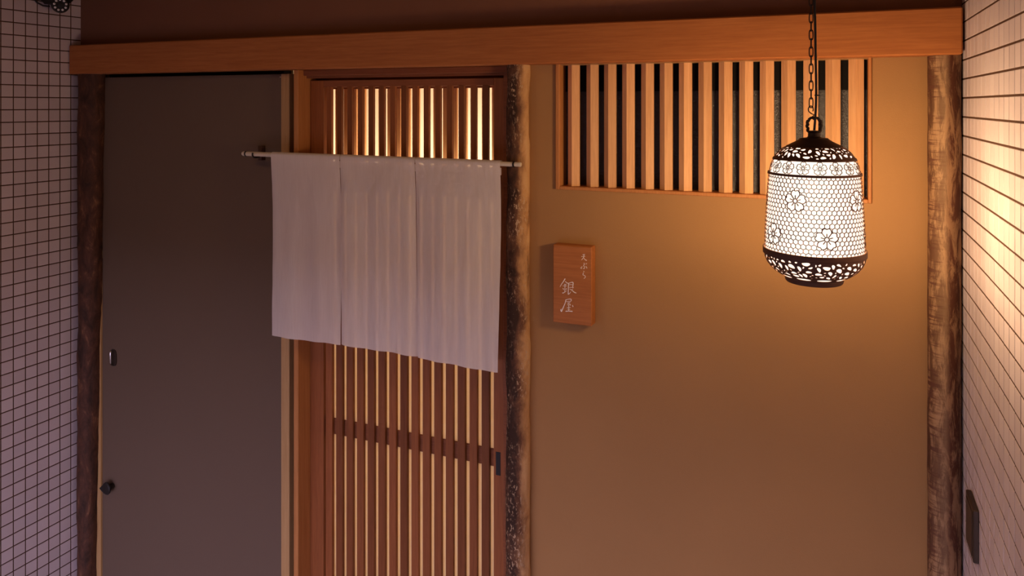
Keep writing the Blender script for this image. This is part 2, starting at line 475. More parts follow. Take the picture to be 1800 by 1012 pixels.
# leaf-shaped dark turn knob
bm = bmesh.new()
pts = [(-2.9005, .556), (-2.890, .5655), (-2.878, .578), (-2.866, .5875), (-2.854, .589), (-2.844, .581), (-2.8375, .569), (-2.8365, .557), (-2.841, .5455), (-2.850, .5375), (-2.862, .5365), (-2.876, .541), (-2.888, .548)]
def inset(P, k, cx=-2.858, cz=.562): return [(cx+(x-cx)*k, cz+(z-cz)*k) for x, z in P]
loft(bm, [[(x, -.004, z) for x, z in inset(pts, .9)], [(x, -.007, z) for x, z in pts], [(x, -.012, z) for x, z in pts], [(x, -.015, z) for x, z in inset(pts, .82)]])
kn = adopt(bm_obj('turn_knob', bm, M['black']), d1)
bm = bmesh.new(); add_tube(bm, [(-2.858, -.006, .562), (-2.858, .021, .562)], [.009, .012], 16)
ks = bm_obj('knob_stem', bm, M['black']); ks.parent = kn
# bright screw head at the top of the edge strip
bm = bmesh.new(); add_tube(bm, [(-1.954, .0155, 2.306), (-1.954, .0118, 2.306)], [.0032, .0026], 12)
adopt(bm_obj('screw', bm, M['chrome']), d1)

# ------------------------------------------------------------------ lattice sliding door
tag(box('trim_2', -1.8655, -1.8445, -.02, .10, 0, 2.3309, M['cedar_jamb'], bev=.002), 'cedar jamb post left of the lattice door', 'door jamb', kind='structure')
tag(box('gap_shade_strip', -1.9135, -1.864, .050, .10, 0, 2.331, M['dark']), 'black strip standing in for the shaded gap between grey door and cedar jamb', 'gap', kind='structure')  # near-black strip paints the shade inside the gap
bm = bmesh.new()
add_box(bm, -1.8445, -1.0, .010, .12, 2.309, 2.331, .002)
add_box(bm, -1.8445, -1.0, .030, .045, 2.300, 2.309)
tag(bm_obj('trim_4', bm, M['cedar_rail']), 'grooved head track over the lattice door', 'door track', kind='structure')

tag(box('trim_5', -1.0355, -1.0, .045, .10, 0, 2.309, M['cedar_rail'], bev=.001), 'dark jamb right of the lattice door', 'door jamb', kind='structure')
tag(box('trim_6', -1.90, -1.0, .088, .12, 2.275, 2.42, M['cedar_rail']), 'added board blocking light leaks over the lattice door', 'door track', kind='structure')  # added to stop room light leaking above the door
d2 = empty('door_2', (-1.43, .06, 0), 'cedar lattice sliding door with vertical slats behind the white curtain', 'door', kind='structure')
YS = .05
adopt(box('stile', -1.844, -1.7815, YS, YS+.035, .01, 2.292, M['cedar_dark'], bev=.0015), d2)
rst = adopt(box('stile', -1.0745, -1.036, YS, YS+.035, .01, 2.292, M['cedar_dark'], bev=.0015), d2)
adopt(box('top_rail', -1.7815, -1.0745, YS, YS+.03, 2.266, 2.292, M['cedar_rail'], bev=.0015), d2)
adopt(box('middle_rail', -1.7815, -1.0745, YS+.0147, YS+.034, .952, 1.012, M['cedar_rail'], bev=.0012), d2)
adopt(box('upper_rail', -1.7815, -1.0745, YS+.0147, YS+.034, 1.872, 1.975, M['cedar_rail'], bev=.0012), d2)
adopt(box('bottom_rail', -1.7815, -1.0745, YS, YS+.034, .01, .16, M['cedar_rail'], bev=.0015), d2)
gaps = [-1.7765+.04637*i for i in range(16)]           # right edge of each light gap (approx.)
gr = [-1.7788, -1.7317, -1.6854, -1.6393, -1.5930, -1.5466, -1.5000, -1.4535, -1.4070, -1.3605, -1.3140, -1.2675, -1.2210, -1.1745, -1.1278, -1.0812]
G = .0175
first = True; sl_me = None
sw = .0290
for i in range(15):
    x0 = -1.7788+.0020 + .0465*i + .0055
    if sl_me is None:
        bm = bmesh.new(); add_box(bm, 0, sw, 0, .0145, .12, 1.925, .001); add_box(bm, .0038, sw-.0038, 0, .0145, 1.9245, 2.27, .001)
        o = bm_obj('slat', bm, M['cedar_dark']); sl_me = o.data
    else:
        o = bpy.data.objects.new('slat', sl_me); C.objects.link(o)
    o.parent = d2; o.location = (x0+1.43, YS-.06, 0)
adopt(box('paper_pane', -1.7815, -1.0745, YS+.020, YS+.0215, .15, 1.90, M['paper']), d2)
# finger pull: recess drawn as a black block on the stile
bm = bmesh.new()
add_box(bm, -1.0660, -1.0485, YS-.0012, YS+.004, .932, 1.012, .001)
pl = adopt(bm_obj('finger_pull', bm, M['black']), d2)

# rear sliding lattice seen above the paper
d3 = empty('door_3', (-1.43, .20, 0), 'inner cedar lattice seen in the gaps above the curtain rod', 'lattice', kind='structure')
adopt(box('top_rail', -1.97, -.96, .195, .225, 2.262, 2.31, M['cedar_rail'], bev=.001), d3)
adopt(box('lower_rail', -1.97, -.96, .195, .225, 1.84, 1.90, M['cedar_rail'], bev=.001), d3)
me2 = None
random.seed(4)
x = -1.96
while x < -.98:
    if me2 is None:
        o = box('slat', 0, .018, 0, .014, 1.90, 2.262, M['cedar'], bev=.001); me2 = o.data
    else:
        o = bpy.data.objects.new('slat', me2); C.objects.link(o)
    o.parent = d3; o.location = (x+1.43, .002, 0)
    x += .0405
# the lit room behind it
bm = bmesh.new()
add_box(bm, -1.98, -.92, .60, .64, 0, 2.6)
add_box(bm, -2.02, -1.98, .12, .64, 0, 2.6)
add_box(bm, -.94, -.92, .12, .64, 0, 2.6)
add_box(bm, -2.02, -.92, .12, .64, 2.56, 2.6)
tag(bm_obj('wall_inner', bm, M['cream']), 'cream inner wall lit behind the lattice door', 'wall', kind='structure')

# ------------------------------------------------------------------ lattice window
w1 = empty('window_1', (-.37, .02, 1.924), 'wide lattice window of cedar slats under the beam', 'window', kind='structure')
bm = bmesh.new()
add_box(bm, WX0, WX0+.014, .010, .09, WZ0, 2.335, .002)
add_box(bm, WX1-.009, WX1, .010, .09, WZ0, 2.335, .002)
add_box(bm, WX0+.0141, WX1-.0091, .010, .09, WZ0, WZ0+.011, .002)
adopt(bm_obj('window_frame', bm, M['cedar_jamb']), w1)
slx = [-.8021, -.7386, -.6797, -.6199, -.5587, -.4999, -.4405, -.3810, -.3204, -.2604, -.2014, -.1413, -.0806, -.0212, .0396]
me3 = None
for i, x0 in enumerate(slx):
    if me3 is None:
        bm = bmesh.new()
        prof = [(0, .0155), (.0180, 0), (.040, .0120), (.040, .0200), (0, .0200)]
        zz = (WZ0+.0112, 2.331)
        lo = [bm.verts.new((p[0], p[1], zz[0]-1.924)) for p in prof]; hi = [bm.verts.new((p[0], p[1], zz[1]-1.924)) for p in prof]
        for k in range(5): bm.faces.new([lo[k], lo[(k+1) % 5], hi[(k+1) % 5], hi[k]])
        bm.faces.new(lo[::-1]); bm.faces.new(hi)
        o = bm_obj('slat', bm, M['cedar']); me3 = o.data
    else:
        o = bpy.data.objects.new('slat', me3); C.objects.link(o)
    o.parent = w1; o.location = (x0+.37, .0035, 0)
adopt(box('glass_pane', WX0+.012, WX1-.009, .082, .088, WZ0+.01, 2.26, M['glass']), w1)
adopt(box('sash_rail', WX0+.012, WX1-.009, .072, .094, 2.243, 2.332, M['dark']), w1)
tag(box('unlit_room_sheet', WX0-.03, WX1+.03, .101, .14, WZ0-.03, 2.38, M['dark']), 'black sheet standing in for the unlit room behind the window glass', 'wall', kind='structure')  # darkness of the room behind is painted as a black sheet

# ------------------------------------------------------------------ curtain rod and curtain
rod = empty('curtain_rod', (-1.50, -.055, 2.010), 'pale round wooden rod carrying the white curtain across the doorway', 'rod')
RL, RR = Vector((-2.0765, -.055, 2.0137)), Vector((-.9300, -.055, 2.0068))
bm = bmesh.new(); add_tube(bm, [RL, RL+(RR-RL)*.003, RL+(RR-RL)*.997, RR], [.0070, .0088, .0078, .0066], 20)
adopt(bm_obj('pole', bm, M['rod_wood'], smooth=False), rod)
for nm, t, r in (('end_ring', .0125, .0100), ('end_ring', .976, .0092)):
    p = RL+(RR-RL)*t; q = RL+(RR-RL)*(t+.0052)
    bm = bmesh.new(); add_tube(bm, [p, q], r, 20); e = adopt(bm_obj(nm, bm, M['ring']), rod)
pb = RL+(RR-RL)*.050
bm = bmesh.new()
add_box(bm, pb.x-.0215-.009, pb.x-.0215+.009, -.003, .0205, 1.985, 2.041, .0015)
peg = bm_obj('wall_peg', bm, M['peg']); adopt(peg, rod); peg['label'] = 'dark wooden peg fixed to the grey door side'
bm = bmesh.new()
add_tube(bm, [(pb.x-.0215, .0, 1.9995), (pb.x-.012, -.035, 1.9990), (pb.x-.004, -.055, 2.0010), (pb.x, -.067, 2.009), (pb.x, -.066, 2.019)], .0032, 8)
hk = bm_obj('peg_hook', bm, M['ring']); hk.parent = peg
bm = bmesh.new(); add_tube(bm, [(-.9560, -.0450, 2.0075), (-.9575, -.0485, 2.0075)], .0045, 8)
adopt(bm_obj('post_hook', bm, M['ring']), rod)

nor = empty('curtain', (-1.465, -.055, 2.02), 'short off-white linen shop curtain of three panels hanging from the rod', 'curtain')
def rodz(x): return RL.z + (RR.z-RL.z)*(x-RL.x)/(RR.x-RL.x)
def cloth_panel(x0, x1, zb0, zb1, seed, flare=0):
    """a panel: sleeve round the rod, then the hanging cloth; soft vertical folds"""
    nx, nz = 36, 70
    bm = bmesh.new(); grid = []
    for j in range(nz+1):
        row = []
        for i in range(nx+1):
            s = i/nx; x = x0+(x1-x0)*s; zr = rodz(x)
            if j < 12:                      # wrap: starts behind, over the top, down the front
                a = PI*1.25 - PI*1.25*j/11
                R = .0112
                y = -.055 + R*math.cos(a)*1.0*(1) ; z = zr + R*math.sin(a)
                y = -.055 - R*math.cos(a)*(-1)
                # a = 225deg (back, below) ... 0 (front); front is -Y
                y = -.055 - R*math.cos(a)
                row.append(bm.verts.new((x, y, z))); continue
            t = (j-11)/(nz-11)
            zb = zb0 + (zb1-zb0)*s
            z = zr + (zb-zr)*t
            edge = min(s, 1-s)
            w = .0055*t**.8*(math.sin(s*7.5+seed)+.6*math.sin(s*17+seed*2+t*1.2)) + .010*noise.noise(Vector((s*1.6+seed, t*1.5, seed)))*min(1, t*3)
            cur = -.007*math.exp(-edge*22)*min(1, t*6)
            y = -.0662 + .010*t - w + cur*(-1) + .0015*noise.noise(Vector((s*9, t*9, seed)))
            z += .0022*math.sin(s*8+seed)*t
            row.append(bm.verts.new((x + flare*t*s + .003*math.sin(t*4+seed)*t*edge, y, z)))
        grid.append(row)
    for j in range(nz):
        for i in range(nx):
            bm.faces.new([grid[j][i], grid[j][i+1], grid[j+1][i+1], grid[j+1][i]])
    o = bm_obj('curtain_panel', bm, M['cloth'], smooth=True)
    adopt(o, nor); return o
P1 = cloth_panel(-1.9330, -1.6265, 1.3365, 1.3390, 1.0, 0)
P2 = cloth_panel(-1.6240, -1.3185, 1.3400, 1.3340, 2.3, 0)
P3 = cloth_panel(-1.3160, -.9990, 1.3330, 1.3240, 4.1, -.014)
# folded hems (double cloth): lower hem and the top casing, and the side seams
def strip(x0, x1, zt, zb, y, name, par, zb1=None):
    n = 30; V = []; F = []
    for i in range(n+1):
        s = i/n; x = x0+(x1-x0)*s; zr = rodz(x)-2.0095
        V += [(x, y, zt+zr), (x, y, (zb+(zb1-zb)*s if zb1 else zb)+zr)]
    for i in range(n): F.append((2*i, 2*i+1, 2*i+3, 2*i+2))
    o = mesh_obj(name, V, F, M['cloth'], smooth=True); adopt(o, nor)
    return o
for a, b in ((-1.9325, -1.6270), (-1.6235, -1.3190), (-1.3155, -1.0000)):
    strip(a, b, 1.996, 1.972, -.0535, 'sleeve_hem', P1)

# ------------------------------------------------------------------ sign
sg = empty('sign_block', (-.768, .0, 1.4994), 'thick wooden name block with white brush writing on the ochre wall', 'sign')
bm = bmesh.new(); add_box(bm, -.8331, -.7030, -.02, .0205, 1.4994, 1.7500, .0025)
adopt(bm_obj('block', bm, M['block']), sg)
def brush(strokes, name):
    bm = bmesh.new()
    for pts, ws in strokes:
        # smooth by Catmull-Rom
        P = [Vector((p[0], p[1])) for p in pts]
        Q = []; W = []
        n = len(P)
        for i in range(n-1):
            p0, p1, p2, p3 = P[max(i-1, 0)], P[i], P[i+1], P[min(i+2, n-1)]
            for k in range(6):
                t = k/6
                Q.append(.5*((2*p1)+(p2-p0)*t+(2*p0-5*p1+4*p2-p3)*t*t+(3*p1-p0-3*p2+p3)*t**3))
                W.append(ws[i]+(ws[i+1]-ws[i])*t)
        Q.append(P[-1]); W.append(ws[-1])
        prev = None
        ring = []
        for i, q in enumerate(Q):
            tg = (Q[min(i+1, len(Q)-1)]-Q[max(i-1, 0)]);
            if tg.length < 1e-6: tg = Vector((1, 0))
            tg.normalize(); nn = Vector((-tg.y, tg.x))*W[i]*.6
            ring.append((q+nn, q-nn))
        W = W
        poly = [a for a, _ in ring] + [Q[-1]+(Q[-1]-Q[-2]).normalized()*W[-1]*.45] + [b for _, b in ring[::-1]] + [Q[0]+(Q[0]-Q[1]).normalized()*W[0]*.45]
        X0, Z0 = -.8331, 1.4994
        lo = [bm.verts.new((X0+p.x/1000, -.0200, Z0+p.y/1000)) for p in poly]
        hi = [bm.verts.new((X0+p.x/1000, -.0206-random.uniform(0, .0002), Z0+p.y/1000)) for p in poly]
        m = len(poly); L = len(Q)
        # faces: strip quads instead of one n-gon
        for i in range(L-1):
            bm.faces.new([hi[i], hi[i+1], hi[m-2-(i+1)], hi[m-2-i]])
        bm.faces.new([hi[L-1], hi[L], hi[L+1]]); bm.faces.new([hi[0], hi[m-2], hi[m-1]])
        for i in range(m): bm.faces.new([lo[i], lo[(i+1) % m], hi[(i+1) % m], hi[i]])
    o = bm_obj(name, bm, M['ink']); adopt(o, sg); return o
def wv(n, a=1.8, b=1.5, c=1.0):
    return [a + (c-a)*i/max(1, n-1) for i in range(n)]
gin = [([(41.2,143.2),(35.9,134.5),(29.2,125.1),(24.3,115.9)], (2.6, 2.0, 1.6, 1.0)),
       ([(41.8,135.2),(45.9,131.8),(51.0,129.9)], (1.2, 1.6, 2.2)),
       ([(37.9,126.0),(41.5,125.6),(45.4,126.2)], (1.2, 1.1, 1.4)),
       ([(34.2,119.9),(40,120.6),(46.6,121.2)], (1.3, 1.1, 1.3)),
       ([(40.8,125.6),(40.7,114.3),(40.0,100.1)], (1.5, 1.3, 1.3)),
       ([(34.0,112.6),(36.6,107.8)], (1.3, 1.4)),
       ([(46.2,113.6),(43.9,107.2)], (1.4, 1.0)),
       ([(32.4,97.3),(35.6,97.6),(40.2,100.6),(46.2,104.6)], (2.2, 2.0, 1.5, .9)),
       ([(53.4,130.4),(52.4,115.4),(51.7,95.4)], (2.0, 1.8, 2.2)),
       ([(53.8,130.6),(61.8,133.6),(67.6,134.0),(68.2,127.5),(66.4,117.6)], (1.4, 1.5, 2.2, 2.0, 1.4)),
       ([(55.2,125.4),(60,126.4),(66.0,126.6)], (1.1, 1.0, 1.1)),
       ([(55.2,116.9),(61,117.6),(70.0,118.0)], (1.1, 1.1, 1.3)),
       ([(51.9,95.0),(55.5,97.0),(60.6,103.6)], (2.2, 1.6, .8)),
       ([(67.6,113.8),(63.5,110.0)], (1.2, .8)),
       ([(56.6,112.4),(65.0,108.4),(72.0,103.4),(78.8,101.4)], (1.0, 1.5, 2.3, 1.6))]
ya = [([(44.4,76.2),(52.5,79.3),(60.9,80.1),(62.0,76.5),(60.2,72.9)], (1.3, 1.4, 2.0, 1.6, 1.2)),
      ([(45.4,70.9),(52.5,72.3),(60.0,73.2)], (1.0, 1.0, 1.2)),
      ([(44.4,77.2),(41.6,66.4),(36.2,53.3),(29.0,37.2)], (2.0, 1.8, 2.0, 2.8)),
      ([(29.0,37.0),(26.6,41.5),(28.6,45.6)], (2.4, 2.0, .9)),
      ([(49.2,66.9),(53,67.9),(58.6,68.9)], (1.1, 1.0, 1.2)),
      ([(54.6,67.6),(50.4,60.8),(54,60.8),(59.6,62.0)], (1.1, 1.2, 1.0, 1.1)),
      ([(56.5,64.8),(59.8,60.2)], (1.0, 1.3)),
      ([(47.6,51.6),(53,52.8),(59.5,53.8)], (1.3, 1.1, 1.3)),
      ([(53.6,58.8),(53.6,51),(53.4,42.6)], (1.5, 1.3, 1.4)),
      ([(43.6,39.6),(53.8,41.4),(65.4,41.6)], (2.4, 1.8, 2.6)),
      ([(49.0,47.0),(53.5,46.8),(58.5,47.4)], (.9, .9, .9)),
      ([(66.0,61.4),(68.0,56.8)], (1.1, 2.2))]
ten = [([(99.6,225.2),(103.6,226.2),(108.0,226.8)], (1.0, 1.0, 1.1)),
       ([(95.9,218.7),(101.9,220.0),(108.0,220.8)], (1.2, 1.0, 1.2)),
       ([(104.0,226.2),(103.0,217.1),(96.6,208.2)], (1.5, 1.3, 1.0)),
       ([(102.9,216.7),(107.0,210.9),(113.2,207.7)], (1.0, 1.3, 1.6))]
pu = [([(104.2,199.0),(105.6,195.2),(103.2,190.4),(106.4,186.6),(105.2,181.4),(101.6,181.6)], (1.1, 1.3, 1.1, 1.3, 1.4, 1.0)),
      ([(98.4,187.2),(93.9,182.0),(97.6,180.8)], (1.1, 1.4, 1.0)),
      ([(110.8,189.4),(114.4,183.3)], (1.2, 1.7)),
      ([(110.0,197.4),(111.8,195.6)], (.9, .9)), ([(112.6,198.6),(114.2,196.8)], (.9, .9))]
ra = [([(102.8,173.2),(105.4,171.0)], (1.2, 1.5)),
      ([(102.6,168.4),(101.2,161.0),(104.6,160.4),(108.4,157.6),(108.6,153.6),(103.8,149.6)], (1.2, 1.3, 1.2, 1.5, 1.6, 1.0))]
random.seed(2)
brush(gin+ya, 'shop_name_writing')
brush(ten+pu+ra, 'small_writing')

# ------------------------------------------------------------------ pendant lantern
LXc, LYc = -.04, -.5
lan = empty('pendant_lantern', (LXc, LYc, 1.80), 'lit pendant lantern of pierced metal with hexagons and blossoms, hanging on a chain', 'lantern')
PROF = [(.0580, 1.8060), (.0615, 1.8145), (.0710, 1.8200), (.0850, 1.8290), (.0940, 1.8375), (.1005, 1.8465), (.1045, 1.8560), (.1058, 1.8610), (.1064, 1.8680), (.1064, 1.8780), (.1058, 1.8950),
        (.1050, 1.9200), (.1034, 1.9480), (.1018, 1.9780), (.1005, 2.0020), (.0985, 2.0280), (.0965, 2.0490), (.0925, 2.0650), (.0855, 2.0815), (.0770, 2.0935), (.0675, 2.1020), (.0560, 2.1080), (.0480, 2.1110)]
def prof_r(z):
    for (r0, z0), (r1, z1) in zip(PROF, PROF[1:]):
        if z <= z1:
            t = max(0, (z-z0)/(z1-z0)); return r0+(r1-r0)*t
    return PROF[-1][0]
# arc length parametrisation
ARC = [0]
for (r0, z0), (r1, z1) in zip(PROF, PROF[1:]): ARC.append(ARC[-1]+math.hypot(r1-r0, z1-z0))
def s_of_z(z):
    for i in range(len(PROF)-1):
        if z <= PROF[i+1][1]:
            return ARC[i]+(ARC[i+1]-ARC[i])*max(0, (z-PROF[i][1])/(PROF[i+1][1]-PROF[i][1]))
    return ARC[-1]
def rz_of_s(s):
    for i in range(len(PROF)-1):
        if s <= ARC[i+1] or i == len(PROF)-2:
            t = (s-ARC[i])/(ARC[i+1]-ARC[i]); return (PROF[i][0]+(PROF[i+1][0]-PROF[i][0])*t, PROF[i][1]+(PROF[i+1][1]-PROF[i][1])*t)
FRONT = math.atan2(CY-LYc, -LXc)            # the side turned to the street
def surf(u, s, off=0):
    """u = angle (rad) measured from the street side, to the right seen from there"""
    r, z = rz_of_s(s); a = FRONT + u
    return Vector((LXc+(r+off)*math.cos(a), LYc+(r+off)*math.sin(a), z))

# inner glass liner (gives off the light)
bm = bmesh.new(); add_lathe(bm, [(r-.0035, z) for r, z in PROF], LXc, LYc, 64, True)
adopt(bm_obj('glass_liner', bm, M['glow'], smooth=True), lan)

# the bulb
bl = bpy.data.lights.new('lantern_bulb', 'POINT'); bl.energy = LANTERN_WATTS; bl.color = LANTERN_COLOR; bl.shadow_soft_size = .06
bo = bpy.data.objects.new('lantern_bulb', bl); C.objects.link(bo); bo.parent = lan; bo.location = (0, 0, .155)

# solid rings
def ring_band(z0, z1, out, name):
    bm = bmesh.new(); n = 4
    s0, s1 = s_of_z(z0), s_of_z(z1)
    prof = [rz_of_s(s0+(s1-s0)*i/n) for i in range(n+1)]
    full = [(r-.0015, z) for r, z in prof][:1] + [(r+out, z) for r, z in prof] + [(r-.0015, z) for r, z in prof][-1:]
    add_lathe(bm, full, LXc, LYc, 96)
    adopt(bm_obj(name, bm, M['filigree'], smooth=True), lan)
ring_band(1.8665, 1.8790, .0028, 'shade_band')
ring_band(2.0445, 2.0495, .0022, 'shade_band')
ring_band(2.0775, 2.0820, .0018, 'shade_band')

# pierced leaf bands: sheet with real holes
def pierced(z0, z1, holes_fn, name, grid_u=120, rows=3):
    s0, s1 = s_of_z(z0), s_of_z(z1)
    rm = prof_r((z0+z1)/2)
    UL = 2*PI*rm
    holes = holes_fn(UL, s0, s1)
    verts, edges = [], []
    def addv(p): verts.append(Vector(p)); return len(verts)-1
    # boundary with points along the seam and rims
    B = []
    for i in range(grid_u): B.append(addv((UL*i/grid_u, s0)))
    for j in range(rows*2): B.append(addv((UL, s0+(s1-s0)*j/(rows*2))))
    for i in range(grid_u): B.append(addv((UL*(1-i/grid_u), s1)))
    for j in range(rows*2): B.append(addv((0, s1-(s1-s0)*j/(rows*2))))
    for i in range(len(B)): edges.append((B[i], B[(i+1) % len(B)]))
    for h in holes:
        ids = [addv(p) for p in h]
        for i in range(len(ids)): edges.append((ids[i], ids[(i+1) % len(ids)]))
    vo, eo, fo, *_ = geometry.delaunay_2d_cdt(verts, edges, [], 1, 1e-7)
    boxes = [(min(p[0] for p in h), max(p[0] for p in h), min(p[1] for p in h), max(p[1] for p in h)) for h in holes]
    def inside(p, poly):
        c = False; j = len(poly)-1
        for i in range(len(poly)):
            xi, yi = poly[i]; xj, yj = poly[j]
            if (yi > p[1]) != (yj > p[1]) and p[0] < (xj-xi)*(p[1]-yi)/(yj-yi)+xi: c = not c
            j = i
        return c
    F = []
    for f in fo:
        c = (sum(vo[i][0] for i in f)/len(f), sum(vo[i][1] for i in f)/len(f))
        hit = False
        for bx, h in zip(boxes, holes):
            if bx[0] <= c[0] <= bx[1] and bx[2] <= c[1] <= bx[3] and inside(c, h): hit = True; break
        if not hit: F.append(f)
    V = [surf(v[0]/UL*2*PI, v[1]) for v in vo]
    o = mesh_obj(name, V, F, M['filigree']); adopt(o, lan)
    md = o.modifiers.new('thick', 'SOLIDIFY'); md.thickness = .001; md.offset = 0
    return o

def leaf(cx, cy, L, Wd, ang, bend, n=10):
    out = []
    for i in range(n):
        a = 2*PI*i/n
        x = math.cos(a)*L/2; y = math.sin(a)*Wd/2*(1+.25*math.cos(a)) + bend*(x/L*2)**2
        out.append((cx+x*math.cos(ang)-y*math.sin(ang), cy+x*math.sin(ang)+y*math.cos(ang)))
    return out
def leaves(minL, maxL, gap, slots=None, seed=1):
    def fn(UL, s0, s1):
        rnd = random.Random(seed); placed = []; out = []
        lo = s0
        if slots:
            n, L, Wd, zc = slots; sc = s_of_z(zc); rr = prof_r(zc)
            for k in range(n):
                cx = UL*(k+.5)/n
                stretch = (UL/(2*PI))/rr
                out.append([(cx+math.cos(2*PI*i/18)*L/2*stretch, sc+math.copysign(abs(math.sin(2*PI*i/18))**.8, math.sin(2*PI*i/18))*Wd/2) for i in range(18)])
            lo = sc+Wd/2+.003
        for L0 in [maxL]*900+[(maxL+minL)/2]*2500+[minL]*5000:
            L = L0*rnd.uniform(.85, 1.1); Wd = L*rnd.uniform(.42, .62); an = rnd.uniform(-.3, PI+.3)
            cx = rnd.uniform(L*.6, UL-L*.6)
            cy = rnd.uniform(lo+.002, s1-.002)
            # sample of discs for collision
            dx, dy = math.cos(an)*L*.28, math.sin(an)*L*.28
            cs = [(cx-dx, cy-dy), (cx, cy), (cx+dx, cy+dy)]; r = Wd/2+gap/2
            if any(y-Wd*.45 < lo+.0012 or y+Wd*.45 > s1-.0012 for _, y in cs): continue
            ok = True
            for (ps, pr) in placed:
                if abs(ps[1][0]-cx) > .03: continue
                if any(math.hypot(a[0]-b[0], a[1]-b[1]) < r+pr for a in cs for b in ps): ok = False; break
            if not ok: continue
            placed.append((cs, r)); out.append(leaf(cx, cy, L, Wd, an, Wd*.18))
        return out
    return fn
pierced(1.8145, 1.8668, leaves(.0055, .0150, .0020, (11, .031, .0110, 1.8220), 5), 'pierced_lower_band')
pierced(2.0815, 2.1075, leaves(.0055, .0130, .0020, None, 9), 'pierced_upper_band')
# base ring
bm = bmesh.new(); add_lathe(bm, [(.050, 1.8050), (.0585, 1.8040), (.0605, 1.8060), (.0625, 1.8135), (.0635, 1.8155), (.0600, 1.8150)], LXc, LYc, 64)
adopt(bm_obj('base_ring', bm, M['filigree'], smooth=True), lan)

# line work: ribbons on the surface
def ribbons(segs, wdt, name, th=.0012):
    V, F = [], []
    for (u0, s0), (u1, s1) in segs:
        a, b = surf(u0, s0), surf(u1, s1)
        t = (b-a)
        if t.length < 1e-5: continue
        t.normalize()
        nrm = Vector((a.x-LXc, a.y-LYc, 0)).normalized(); side = t.cross(nrm).normalized()*wdt/2
        e = t*wdt*.25
        i = len(V)
        o1, o2 = nrm*.0002, nrm*(-th)
        for p, sg_ in ((a-e, 1), (a-e, -1), (b+e, -1), (b+e, 1)):
            V.append(p+side*sg_+o1)
        for p, sg_ in ((a-e, 1), (a-e, -1), (b+e, -1), (b+e, 1)):
            V.append(p+side*sg_+o2)
        F += [(i, i+1, i+2, i+3), (i+7, i+6, i+5, i+4), (i, i+4, i+5, i+1), (i+2, i+6, i+7, i+3)]
    o = mesh_obj(name, V, F, M['filigree']); adopt(o, lan); return o
R0 = .1015                          # reference radius for u <-> length
def blossom(uc, sc, R, n=5, rot=PI/2, seg=9):
    """outline points of each petal and inner lines, in (u, s) with unit metres -> u = x/R0"""
    segs = []; outline = []
    def P(x, y): return (uc+x/R0, sc+y)
    for k in range(n):
        a0 = rot+2*PI*k/n; h = PI/n
        pts = []
        for i in range(seg*2+1):
            t = -1+i/seg
            rr = R*(.70 + .34*(1-abs(t)**2.2) - .13*math.exp(-(t/.22)**2))
            pts.append((rr*math.cos(a0+t*h*.99), rr*math.sin(a0+t*h*.99)))
        outline += pts
        for p, q in zip(pts, pts[1:]): segs.append((P(*p), P(*q)))
        b = a0+h
        segs.append((P(.23*R*math.cos(b), .23*R*math.sin(b)), P(.72*R*math.cos(b), .72*R*math.sin(b))))
        segs.append((P(.26*R*math.cos(a0), .26*R*math.sin(a0)), P(.52*R*math.cos(a0), .52*R*math.sin(a0))))
    for i in range(12):
        a, b = 2*PI*i/12, 2*PI*(i+1)/12
        segs.append((P(.20*R*math.cos(a), .20*R*math.sin(a)), P(.20*R*math.cos(b), .20*R*math.sin(b))))
    return segs, outline
big = []
BR = .0235
flowers = [(math.radians(d), s_of_z(1.9935)) for d in (-22, 58, 130, 202, 268)] + [(math.radians(d), s_of_z(1.9160)) for d in (-53, 14, 86, 160, 232)]
for uc, sc in flowers:
    sg_, _ = blossom(uc, sc, BR); big += sg_
ribbons(big, .0017, 'large_blossoms')
small = []
nf = 17; sc = s_of_z(2.0637); R0s = R0
for k in range(nf):
    R0 = .0930
    sg_, _ = blossom(2*PI*(k+.35)/nf, sc, .0148, seg=5); small += sg_
R0 = .1015
ribbons(small, .0012, 'small_blossoms')
def in_blossom(u, s):
    for uc, sc in flowers:
        x = ((u-uc+PI) % (2*PI) - PI)*R0; y = s-sc
        r = math.hypot(x, y)
        if r > BR*1.05: continue
        a = (math.atan2(y, x)-PI/2) % (2*PI/5); t = a/(PI/5)
        t = t if t <= 1 else 2-t
        if r < BR*(.70+.34*(1-t**2.2)-.13*math.exp(-(t/.22)**2)): return True
    return False
hexs = []
ncol = 62; du = 2*PI/ncol; sA, sB = s_of_z(1.8785), s_of_z(2.0450)
ph = (sB-sA)/18.2; hr = ph/1.5                     # vertical radius of the pointy hexagon
for j in range(-1, 20):
    for i in range(ncol):
        uc = du*(i+.5*(j % 2)); sc = sA+ph*(j+.1)
        v = [(uc, sc+hr), (uc+du/2, sc+hr/2), (uc+du/2, sc-hr/2), (uc, sc-hr)]
        for a, b in zip(v, v[1:]):
            # cut at rims and at blossom outlines
            k = 4
            pts = [(a[0]+(b[0]-a[0])*t/k, a[1]+(b[1]-a[1])*t/k) for t in range(k+1)]
            run = None
            for p, q in zip(pts, pts[1:]):
                m = ((p[0]+q[0])/2, (p[1]+q[1])/2)
                okk = sA < m[1] < sB and not in_blossom(*m)
                if okk: run = (run[0], q) if run else (p, q)
                if (not okk or q is pts[-1]) and run: hexs.append(run); run = None
ribbons(hexs, .0013, 'hexagon_mesh')

